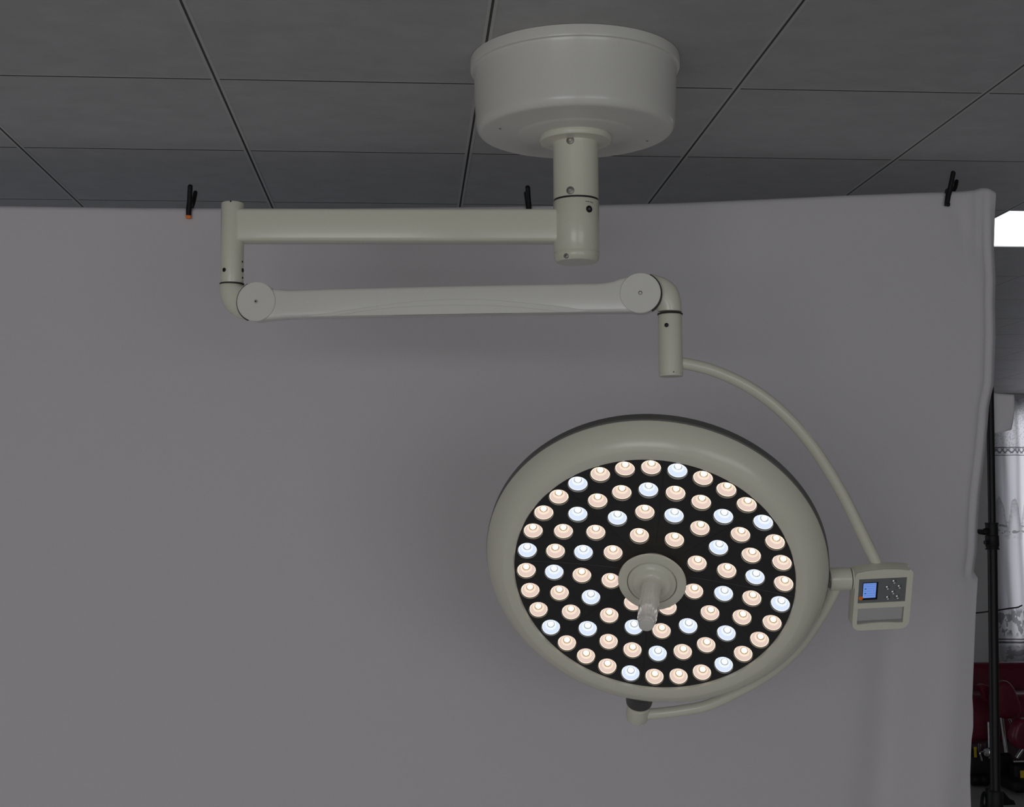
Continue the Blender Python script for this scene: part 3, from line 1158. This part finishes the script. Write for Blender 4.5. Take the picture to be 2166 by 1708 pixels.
def relief(x, z, xe):
    """gentle folds of the hanging cloth, towards the camera negative"""
    y = 0.0
    y += 0.010 * noise.noise((x * 0.9, z * 0.6, 1.3)) + 0.004 * noise.noise((x * 2.3, z * 1.4, 5.1))
    # one long soft fold that leaves the right clamp and runs down to the left
    c = 1.34 - 0.16 * (1.55 - z) + 0.05 * math.sin(2.0 * z)
    k = min(max((1.75 - z) / 0.5, 0), 1)
    y += k * (0.034 * math.exp(-((x - c) / 0.07) ** 2) - 0.030 * math.exp(-((x - c - 0.14) / 0.08) ** 2))
    # tension creases under the right corner
    d = (x - 1.50) * 0.8 + (z - ZTOP) * 0.45
    y += 0.007 * math.exp(-(d / 0.022) ** 2) * math.exp(-((z - ZTOP + 0.08) / 0.14) ** 2)
    h = math.exp(-((ZTOP - z) / 0.13) ** 2)
    y += h * (0.010 * math.exp(-((xe - x - 0.058) / 0.010) ** 2) - 0.006 * math.exp(-((xe - x - 0.080) / 0.012) ** 2) + 0.006 * math.exp(-((xe - x - 0.105) / 0.012) ** 2))
    # turned edge round the upright
    s = (xe - x)
    if z > EYE - 0.05 - 0.12:
        y += 0.011 * math.exp(-((s - 0.034) / 0.008) ** 2)
        if s < 0.026:
            y += 0.030 * ((0.026 - s) / 0.026) ** 1.3
    return y


bm = bmesh.new()
NX = 150
cols = []
for i in range(NX + 1):
    f = i / NX
    f = 1 - (1 - f) ** 1.6 if True else f
    cols.append(f)
rows = []
zlist = [0.10 + (1.0) * k / 44 for k in range(45)]
for k in range(1, 111):
    zlist.append(1.10 + k / 110 * 1.0)             # fraction rows mapped below
NZ = 150
grid = []
for j in range(NZ + 1):
    t = j / NZ
    row = []
    for f in cols:
        ztop0 = 2.5
        # straight parametrisation: t = 0 at the foot, 1 at the bar
        x_guess = XL + f * (1.64 - XL)
        zt_ = interp(top_w, x_guess)
        z = 0.14 + (zt_ - 0.14) * t
        xe = interp(edge_w, z)
        x = XL + f * (xe - XL)
        zt_ = interp(top_w, x)
        z = 0.14 + (zt_ - 0.14) * t
        fade = min(1, (1 - t) / 0.06)
        row.append(bm.verts.new((x, YB + relief(x, z, xe) * (0.25 + 0.75 * fade), z)))
    grid.append(row)
# foot: curve onto the floor towards the camera
foot = []
for k in range(1, 13):
    a = k / 12 * PI / 2
    foot.append([bm.verts.new((grid[0][i].co.x, grid[0][i].co.y - 0.13 * (1 - math.cos(a)), 0.14 - 0.132 * math.sin(a))) for i in range(NX + 1)])
foot.append([bm.verts.new((grid[0][i].co.x, 1.9, 0.008)) for i in range(NX + 1)])
# over the bar and down the back
overs = []
for k in range(1, 9):
    a = k / 8 * PI
    overs.append([bm.verts.new((v.co.x, v.co.y + 0.017 * (1 - math.cos(a)), v.co.z + 0.014 * math.sin(a))) for v in grid[-1]])
overs.append([bm.verts.new((v.co.x, v.co.y + 0.036, v.co.z - 0.16)) for v in grid[-1]])
allrows = list(reversed(foot)) + grid + overs
for r0, r1 in zip(allrows, allrows[1:]):
    for i in range(NX):
        bm.faces.new((r0[i], r0[i + 1], r1[i + 1], r1[i]))
backdrop = obj('photo_backdrop', bm, CLOTH, None, angle=80)
tag(backdrop, 'large off-white cloth backdrop hanging from a bar behind the surgical lamp', 'backdrop')
md = backdrop.modifiers.new('thickness', 'SOLIDIFY')
md.thickness = 0.0012
md.offset = 1.0
# loose flap of the turned edge, hanging to the right of the upright
YF = YB + 0.075
bm = bmesh.new()
fl = [(2088, 829.5), (2108, 832), (2128, 834), (2143.5, 836)]
fb = [(2088, 919), (2104, 917), (2122, 914), (2138, 909.5)]
NFX, NFZ = 14, 14
V = []
for j in range(NFZ + 1):
    r = []
    for i in range(NFX + 1):
        f, g = i / NFX, j / NFZ
        x = f * 3
        k = min(int(x), 2)
        w = x - k
        tx, ty = fl[k][0] + (fl[k + 1][0] - fl[k][0]) * w, fl[k][1] + (fl[k + 1][1] - fl[k][1]) * w
        bx_, by_ = fb[k][0] + (fb[k + 1][0] - fb[k][0]) * w, fb[k][1] + (fb[k + 1][1] - fb[k][1]) * w
        p = at_y(tx + (bx_ - tx) * g + (2.2 * math.sin(PI * g) if f > 0.8 else 0), ty + (by_ - ty) * g, YF)
        p.y += 0.006 * math.sin(f * 4 + g * 2)
        r.append(bm.verts.new(p))
    V.append(r)
for j in range(NFZ):
    for i in range(NFX):
        bm.faces.new((V[j][i], V[j][i + 1], V[j + 1][i + 1], V[j + 1][i]))
flap = obj('cloth_flap', bm, CLOTH, backdrop, angle=80)
md = flap.modifiers.new('thickness', 'SOLIDIFY')
md.thickness = 0.0015

# stand: two uprights and a crossbar
YP = YB + 0.036
p_top = at_y(2088.0, 425, YP)
p_col = at_y(2097.2, 1107, YP)
p_col2 = at_y(2099.2, 1163, YP)
p_low = at_y(2105.5, 1676, YP)
base_dir = (p_low - p_col2).normalized()
p_foot = p_low + base_dir * ((0.02 - p_low.z) / base_dir.z)
stand = thing('backdrop_stand', (p_foot.x, p_foot.y, 0), 'black telescopic stand at the right edge of the cloth backdrop', 'stand')
bm = bmesh.new()
add_tube(bm, [p_top, p_col2], 0.0103, 20)
obj('upper_pole', bm, POLE_BLACK, stand)
bm = bmesh.new()
add_tube(bm, [p_col2 + (p_col2 - p_low).normalized() * 0.02, p_low + base_dir * 0.3], 0.0133, 20)
obj('lower_pole', bm, POLE_BLACK, stand)
bm = bmesh.new()
ax = (p_col2 - p_col).normalized()
add_lathe(bm, p_col, ax, [(0, -0.001), (0.0185, -0.001), (0.0185, 0.002), (0.0168, 0.003), (0.0168, 0.034), (0.0185, 0.036), (0.0185, 0.064), (0.0170, 0.066), (0.0170, (p_col2 - p_col).length - 0.003), (0.0195, (p_col2 - p_col).length - 0.002), (0.0195, (p_col2 - p_col).length), (0, (p_col2 - p_col).length)], 28)
collar = obj('locking_collar', bm, BLACK, stand)
bm = bmesh.new()
k0 = at_y(2090, 1124, YP - 0.005)
add_tube(bm, smooth_path([k0, at_y(2080, 1125.5, YP - 0.008), at_y(2073, 1125, YP - 0.012), at_y(2066.5, 1123, YP - 0.016)], 4), [0.008, 0.009, 0.0095, 0.0095, 0.009, 0.008, 0.0078, 0.0078, 0.0078, 0.0072, 0.006, 0.005, 0.004][:13], 14)
obj('wing_knob', bm, BLACK, collar)
bm = bmesh.new()
add_tube(bm, [at_y(2092, 1148, YP - 0.008), at_y(2083, 1148, YP - 0.012)], 0.006, 14)
obj('rivet', bm, BLACK, collar)
# leg hub near the bottom of the frame and three legs down to the floor
bm = bmesh.new()
add_lathe(bm, p_low - base_dir * 0.004, base_dir, [(0, 0), (0.018, 0), (0.0205, 0.004), (0.0205, 0.05), (0.018, 0.055), (0, 0.055)], 28)
obj('leg_hub', bm, BLACK, stand)
hubp = p_low + base_dir * 0.30
for k in range(3):
    a = math.radians(100 + 120 * k)
    dirv = Vector((math.cos(a), math.sin(a), 0))
    bm = bmesh.new()
    add_tube(bm, [hubp + dirv * 0.02, Vector((hubp.x, hubp.y, 0.012)) + dirv * 0.42], 0.009, 14)
    obj('leg', bm, POLE_BLACK, stand)
bm = bmesh.new()
bar = [Vector((x, YB + 0.017, z)) for x, z in top_w if XL < x < 1.60]
bar = [Vector((XL - 0.1, YB + 0.017, bar[0].z))] + bar
add_tube(bm, bar, 0.0115, 16)
obj('crossbar', bm, POLE_BLACK, stand)
bm = bmesh.new()
add_tube(bm, [Vector((XL - 0.09, YB + 0.04, bar[0].z)), Vector((XL - 0.09, YB + 0.04, 0.0))], 0.0133, 16)
obj('far_pole', bm, POLE_BLACK, stand)


# spring clamps pinching cloth and bar
def clamp(px_top, px_tip, label, splay, tipm, twist):
    """handle end and jaw tip as seen; splay turns the second handle into view"""
    yc = YB - 0.010
    T = at_y(*px_top, yc)
    J = at_y(*px_tip, yc)
    ax_ = (T - J).normalized()
    L = (T - J).length
    side = ax_.cross(Vector((0, -1, 0))).normalized()       # to the right in the photo
    fr = Vector((0, -1, 0))
    base_ = J + ax_ * (L * 0.42)
    root = thing('spring_clamp', base_, label, 'clamp', 'black spring clamps on the backdrop bar')
    P = lambda s, f, h: J + side * s + fr * f + ax_ * h
    # front lever: tapering handle, pivot boss, jaw
    bm = bmesh.new()
    add_tube(bm, smooth_path([P(0, 0.010, L), P(0, 0.009, L * 0.97), P(0, 0.006, L * 0.72), P(0, 0.002, L * 0.48), P(0, 0.0, L * 0.40)], 4),
             [0.0036, 0.0057, 0.0067, 0.0068, 0.0068] + [0.0068] * 7 + [0.0070] * 5, 14)
    add_tube(bm, [P(0, 0.0, L * 0.46), P(-0.001, -0.001, L * 0.28), P(-0.0005, -0.002, 0.004), P(0, -0.002, 0.0)], [0.0078, 0.0076, 0.0070, 0.006], 14)
    lev = obj('front_lever', bm, BLACK, root, angle=50)
    # rear lever, leaning away behind the bar
    bm = bmesh.new()
    comp = (px_top[0] - 843) * 0.050 / FPX
    o = splay + comp * 1.15
    tw = twist + comp * 0.76
    add_tube(bm, smooth_path([P(o, -0.058, L * 0.99), P(o * 0.98, -0.055, L * 0.95), P(o * 0.75 + tw * 0.25, -0.046, L * 0.66), P(tw, -0.038, L * 0.36)], 4),
             [0.0035, 0.005, 0.0056, 0.0058] + [0.006] * 9, 14)
    add_tube(bm, [P(tw, -0.038, L * 0.40), P(comp * 0.8, -0.040, L * 0.2), P(comp * 0.8, -0.042, 0.004)], [0.0072, 0.007, 0.006], 14)
    obj('rear_lever', bm, BLACK, root, angle=50)
    bm = bmesh.new()
    add_tube(bm, [P(twist, 0.004, L * 0.43), P(tw, -0.044, L * 0.43)], 0.0062, 14)
    obj('pivot_spring', bm, BLACK, root)
    bm = bmesh.new()
    add_round_box(bm, P(0.0, 0.0, 0.0015), (0.0135, 0.012, 0.009), 0.002, axes=(side, fr, ax_), seg=2)
    obj('jaw_pad', bm, tipm, lev, label='orange jaw pad' if tipm is ORANGE else None)
    return root


clamp((403.5, 395.5), (398.7, 460.5), 'black spring clamp with an orange tip near the left end of the backdrop', 0.0125, ORANGE, 0.004)
clamp((1115.5, 397.5), (1120.5, 455.5), 'black spring clamp partly behind the horizontal cream arm', -0.0045, BLACK, -0.003)
clamp((2013.8, 366.5), (2003.5, 434.0), 'black spring clamp leaning right at the right end of the backdrop', 0.0135, BLACK, -0.007)

# ------------------------------------------------------------------ far end of the room: curtain
YC = Y1 - 0.05
cz1 = CEIL - 0.035
cz0 = at_y(2140, 1420, YC).z
cx0, cx1 = at_y(2096, 1100, YC).x, FARWIN[1] + 0.25
bm = bmesh.new()
n = 220
A_, B_ = [], []
cols = []
for i in range(n + 1):
    x = cx0 + (cx1 - cx0) * i / n
    y = YC + 0.016 * math.sin(x * 26) + 0.010 * math.sin(x * 57 + 1)
    cols.append([bm.verts.new((x, y + 0.006 * math.sin(x * 40 + k), cz0 + (cz1 - cz0) * k / 12)) for k in range(13)])
for i in range(n):
    for k in range(12):
        bm.faces.new((cols[i][k], cols[i + 1][k], cols[i + 1][k + 1], cols[i][k + 1]))


def curtain_material():
    m = bpy.data.materials.new('printed_curtain')
    m.use_nodes = True
    nt = m.node_tree
    N, Lk = nt.nodes, nt.links
    N.remove(N['Principled BSDF'])
    tc = N.new('ShaderNodeTexCoord')
    sep = N.new('ShaderNodeSeparateXYZ')
    geo = N.new('ShaderNodeNewGeometry')
    Lk.new(geo.outputs['Position'], sep.inputs[0])

    def math_(op, a, b=None, c=None):
        q = N.new('ShaderNodeMath')
        q.operation = op
        for k, v in enumerate((a, b, c)):
            if v is None:
                continue
            if isinstance(v, (int, float)):
                q.inputs[k].default_value = v
            else:
                Lk.new(v, q.inputs[k])
        return q.outputs[0]

    z, x = sep.outputs['Z'], sep.outputs['X']

    def zpx(py):
        return at_y(2145, py, YC).z

    def band(lo, hi, soft=0.004):                    # 1 inside [lo, hi]
        a = math_('MULTIPLY_ADD', z, 1 / soft, -lo / soft)
        b = math_('MULTIPLY_ADD', z, -1 / soft, hi / soft)
        q = math_('MINIMUM', a, b)
        q.node.use_clamp = True
        return q

    def noise_(scale, stretch, detail=3):
        mp = N.new('ShaderNodeMapping')
        mp.inputs['Scale'].default_value = stretch
        Lk.new(geo.outputs['Position'], mp.inputs['Vector'])
        nz = N.new('ShaderNodeTexNoise')
        nz.inputs['Scale'].default_value = scale
        nz.inputs['Detail'].default_value = detail
        Lk.new(mp.outputs['Vector'], nz.inputs['Vector'])
        return nz.outputs['Fac']

    ink = None

    def add(q):
        nonlocal ink
        ink = q if ink is None else math_('MAXIMUM', ink, q)

    # speckled header, lace band with a diamond lattice, lower double stripe
    add(math_('MULTIPLY', band(zpx(946), CEIL), math_('MULTIPLY', math_('GREATER_THAN', noise_(70, (1, 1, 1), 2), 0.56), 0.28)))
    add(math_('MULTIPLY', band(zpx(948.5), zpx(945.5), 0.003), 0.85))
    add(math_('MULTIPLY', band(zpx(964.5), zpx(962), 0.003), 0.85))
    w1 = math_('SINE', math_('MULTIPLY_ADD', x, 130, 0))
    zr = math_('MULTIPLY', math_('SUBTRACT', z, zpx(955)), 130)
    w2 = math_('SINE', math_('ADD', zr, math_('MULTIPLY', x, 130)))
    w3 = math_('SINE', math_('SUBTRACT', zr, math_('MULTIPLY', x, 130)))
    lat = math_('GREATER_THAN', math_('MAXIMUM', w2, w3), 0.45)
    add(math_('MULTIPLY', band(zpx(960), zpx(948.5), 0.003), math_('MULTIPLY', lat, 0.75)))
    add(math_('MULTIPLY', band(zpx(1355), zpx(1351), 0.003), 0.85))
    add(math_('MULTIPLY', band(zpx(1362), zpx(1357), 0.003), 0.85))
    # brush-painted peaks and pines
    peak = math_('ADD', math_('MULTIPLY', math_('ABSOLUTE', math_('SINE', math_('MULTIPLY', x, 26))), 0.22), math_('MULTIPLY', noise_(14, (1, 1, 0.2), 3), 0.25))
    top = math_('ADD', peak, zpx(1140))
    below = math_('SUBTRACT', top, z)
    under = math_('MULTIPLY', math_('GREATER_THAN', below, 0.0), math_('GREATER_THAN', z, zpx(1142)))
    shade = math_('MULTIPLY', math_('MULTIPLY_ADD', below, -5.0, 1.0), 1.0)
    shade.node.use_clamp = True
    add(math_('MULTIPLY', under, math_('MULTIPLY', shade, math_('MULTIPLY', noise_(60, (1, 1, 1), 4), 0.75))))
    add(math_('MULTIPLY', band(zpx(1140), zpx(1098), 0.05), math_('MULTIPLY', math_('GREATER_THAN', noise_(22, (1, 1, 1.6), 5), 0.57), 0.6)))
    # lotus bed above the lower stripe
    add(math_('MULTIPLY', band(zpx(1350), zpx(1284), 0.04), math_('MULTIPLY', math_('GREATER_THAN', noise_(17, (1.5, 1, 0.8), 5), 0.49), 0.62)))
    add(math_('MULTIPLY', band(zpx(1420), zpx(1364), 0.02), math_('MULTIPLY_ADD', math_('GREATER_THAN', noise_(9, (1, 1, 1.4), 4), 0.5), 0.35, 0.25)))
    mixc = N.new('ShaderNodeMix')
    mixc.data_type = 'RGBA'
    mixc.inputs['A'].default_value = (0.74, 0.73, 0.75, 1)
    mixc.inputs['B'].default_value = (0.05, 0.05, 0.06, 1)
    Lk.new(ink, mixc.inputs['Factor'])
    d = N.new('ShaderNodeBsdfDiffuse')
    t_ = N.new('ShaderNodeBsdfTranslucent')
    mx = N.new('ShaderNodeMixShader')
    mx.inputs['Fac'].default_value = 0.5
    Lk.new(mixc.outputs['Result'], d.inputs['Color'])
    Lk.new(mixc.outputs['Result'], t_.inputs['Color'])
    Lk.new(d.outputs[0], mx.inputs[1])
    Lk.new(t_.outputs[0], mx.inputs[2])
    Lk.new(mx.outputs[0], N['Material Output'].inputs['Surface'])
    return m


curtain = obj('curtain', bm, curtain_material(), None, angle=180)
tag(curtain, 'pale ink-painted curtain glowing in front of the far window', 'curtain')
bm = bmesh.new()
add_box(bm, ((cx0 + cx1) / 2, YC, CEIL - 0.018), (cx1 - cx0 + 0.1, 0.06, 0.034))
struct('trim_%d' % (tn + 1), bm, TEE)

# ------------------------------------------------------------------ maroon examination table at the far right
YT = 8.2
ft = at_y(2100, 1500, YT)
table = thing('examination_table', (ft.x, YT, 0), 'dark maroon padded examination table on a black base beyond the backdrop edge', 'examination table')


def cushion(name, x0, x1, y0, y1, yy, th, r, tilt=0.0, m=MAROON, parent=None):
    a, b = at_y(x0, y0, yy), at_y(x1, y1, yy)
    bm = bmesh.new()
    c = (a + b) / 2
    ez_ = Vector((0, math.sin(tilt), math.cos(tilt)))
    ey_ = Vector((0, math.cos(tilt), -math.sin(tilt)))
    add_round_box(bm, c, (abs(b.x - a.x), th, abs(a.z - b.z)), r, axes=(Vector((1, 0, 0)), ey_, ez_), seg=5)
    return obj(name, bm, m, parent or table)


cushion('backrest', 2000, 2230, 1403, 1482, YT + 0.42, 0.13, 0.05, 0.15)
cushion('seat', 1990, 2230, 1466, 1566, YT + 0.12, 0.30, 0.06)
cushion('seat_plinth', 2045, 2175, 1560, 1600, YT + 0.08, 0.34, 0.02, m=mat('dark_cover', (0.06, 0.03, 0.035), 0.25))


def leg_pad(pts, yy, th=0.09):
    bm = bmesh.new()
    o = [at_y(x, y, yy) for x, y in pts]
    o = smooth_path(o + [o[0]], 5)[:-1]
    add_extrude(bm, o, th, Vector((0, 1, 0)), bevel=0.028, seg=5)
    return obj('leg_rest', bm, MAROON, table, angle=60)


leg_pad([(2108, 1452), (2124, 1443), (2136, 1444), (2148, 1458), (2158, 1482), (2163, 1502), (2158, 1514), (2140, 1522), (2116, 1519), (2104, 1506), (2102, 1478)], YT - 0.35)
leg_pad([(2071, 1451), (2082, 1449), (2096, 1456), (2104, 1475), (2100, 1492), (2090, 1486), (2080, 1468)], YT - 0.20, 0.06)
leg_pad([(2148, 1536), (2160, 1524), (2182, 1524), (2196, 1545), (2192, 1575), (2170, 1587), (2152, 1582), (2142, 1562)], YT - 0.5)
for a, b, yy, r in (((2091, 1528), (2093, 1604), YT - 0.12, 0.008), ((2135, 1522), (2150, 1556), YT - 0.30, 0.009), ((2118, 1516), (2128, 1592), YT - 0.25, 0.012), ((2166, 1580), (2150, 1604), YT - 0.4, 0.012)):
    bm = bmesh.new()
    add_tube(bm, [at_y(*a, yy), at_y(*b, yy)], r, 14)
    obj('support_rod', bm, CHROME, table)
bm = bmesh.new()
a, b = at_y(2040, 1592, YT - 0.1), at_y(2150, 1655, YT - 0.1)
add_round_box(bm, ((a.x + b.x) / 2, YT + 0.1, (a.z + b.z) / 2), (b.x - a.x, 0.42, a.z - b.z), 0.05, seg=4)
body = obj('base_body', bm, BLACK, table)
for k, px in enumerate((2067, 2084, 2126)):
    bm = bmesh.new()
    p = at_y(px, 1650, YT - 0.12)
    add_lathe(bm, p - Vector((0.02, 0, 0)), Vector((1, 0, 0)), [(0, -0.02), (0.03, -0.018), (0.036, -0.008), (0.036, 0.03), (0.03, 0.04), (0, 0.042)], 24)
    obj('buffer', bm, BLACK, table)
for x0_, x1_, y0_, y1_, yy in ((2060, 2066, 1581, 1603, YT - 0.115), (2158, 2170, 1631, 1648, YT - 0.30)):
    bm = bmesh.new()
    a, b = at_y(x0_, y0_, yy), at_y(x1_, y1_, yy)
    add_box(bm, (a + b) / 2, (abs(b.x - a.x), 0.004, abs(a.z - b.z)))
    obj('warning_label', bm, YELLOW, table, smooth=False, label='small yellow label')
bm = bmesh.new()
a = at_y(2160, 1640, YT - 0.29)
add_round_box(bm, a + Vector((0.02, 0.05, 0)), (0.11, 0.09, 0.12), 0.015, seg=3)
obj('side_bracket', bm, BLACK, table)
bm = bmesh.new()
k0 = at_y(2090, 1592, YT - 0.18)
add_lathe(bm, k0, Vector((-0.5, -0.8, 0.1)), [(0, 0), (0.026, 0.002), (0.03, 0.012), (0.024, 0.03), (0.0, 0.036)], 24)
add_tube(bm, smooth_path([k0, at_y(2080, 1591, YT - 0.20), at_y(2073, 1593, YT - 0.21), at_y(2075, 1602, YT - 0.21), at_y(2077, 1610, YT - 0.21)], 4), 0.006, 10)
obj('clamp_knob', bm, CHROME, table, label='chrome clamp knob')
# pedestal, feet and hand wheel
bm = bmesh.new()
a = at_y(2105, 1650, YT)
add_round_box(bm, (a.x + 0.02, YT + 0.12, a.z / 2 + 0.05), (0.09, 0.12, a.z - 0.0), 0.02, seg=3)
add_round_box(bm, (a.x + 0.02, YT + 0.05, 0.05), (0.16, 0.9, 0.07), 0.02, seg=3)
obj('pedestal', bm, BLACK, table)
bm = bmesh.new()
a, b = at_y(2108, 1680, 7.3), at_y(2149, 1703, 7.3)
add_extrude(bm, [at_y(2106, 1678, 7.3), at_y(2124, 1676, 7.3), at_y(2136, 1690, 7.3), at_y(2146, 1695, 7.3), at_y(2150, 1704, 7.3), at_y(2122, 1705, 7.3), at_y(2106, 1712, 7.3)], 0.14, Vector((0, 1, 0)), bevel=0.006, seg=2)
obj('foot_pedal', bm, BLACK, table)
bm = bmesh.new()
wc = at_y(2083, 1712, 7.25)
ring = []
for k in range(41):
    q = 2 * PI * k / 40
    ring.append(wc + Vector((0.030 * math.cos(q), 0.03 * math.cos(q), 0.085 * math.sin(q))))
add_tube(bm, ring, 0.009, 10, cap=False)
for q in (0.5, 0.5 + PI * 2 / 3, 0.5 + PI * 4 / 3):
    add_tube(bm, [wc, wc + Vector((0.030 * math.cos(q), 0.03 * math.cos(q), 0.085 * math.sin(q)))], 0.006, 10)
add_tube(bm, [wc, at_y(2104, 1696, YT)], 0.010, 12)
obj('hand_wheel', bm, BLACK, table)
bm = bmesh.new()
add_tube(bm, smooth_path([at_y(2040, 1300, YT + 0.45), at_y(2090, 1294.5, YT + 0.45), at_y(2130, 1288.5, YT + 0.45), at_y(2152, 1285.5, YT + 0.45), at_y(2157, 1283.5, YT + 0.45), at_y(2162, 1281, YT + 0.45)], 4), 0.0048, 10)
add_tube(bm, [at_y(2042, 1300, YT + 0.45), at_y(2042, 1440, YT + 0.45)], 0.006, 10)
obj('screen_rod', bm, mat('dark_rod', (0.06, 0.055, 0.05), 0.4, 0.5), table)
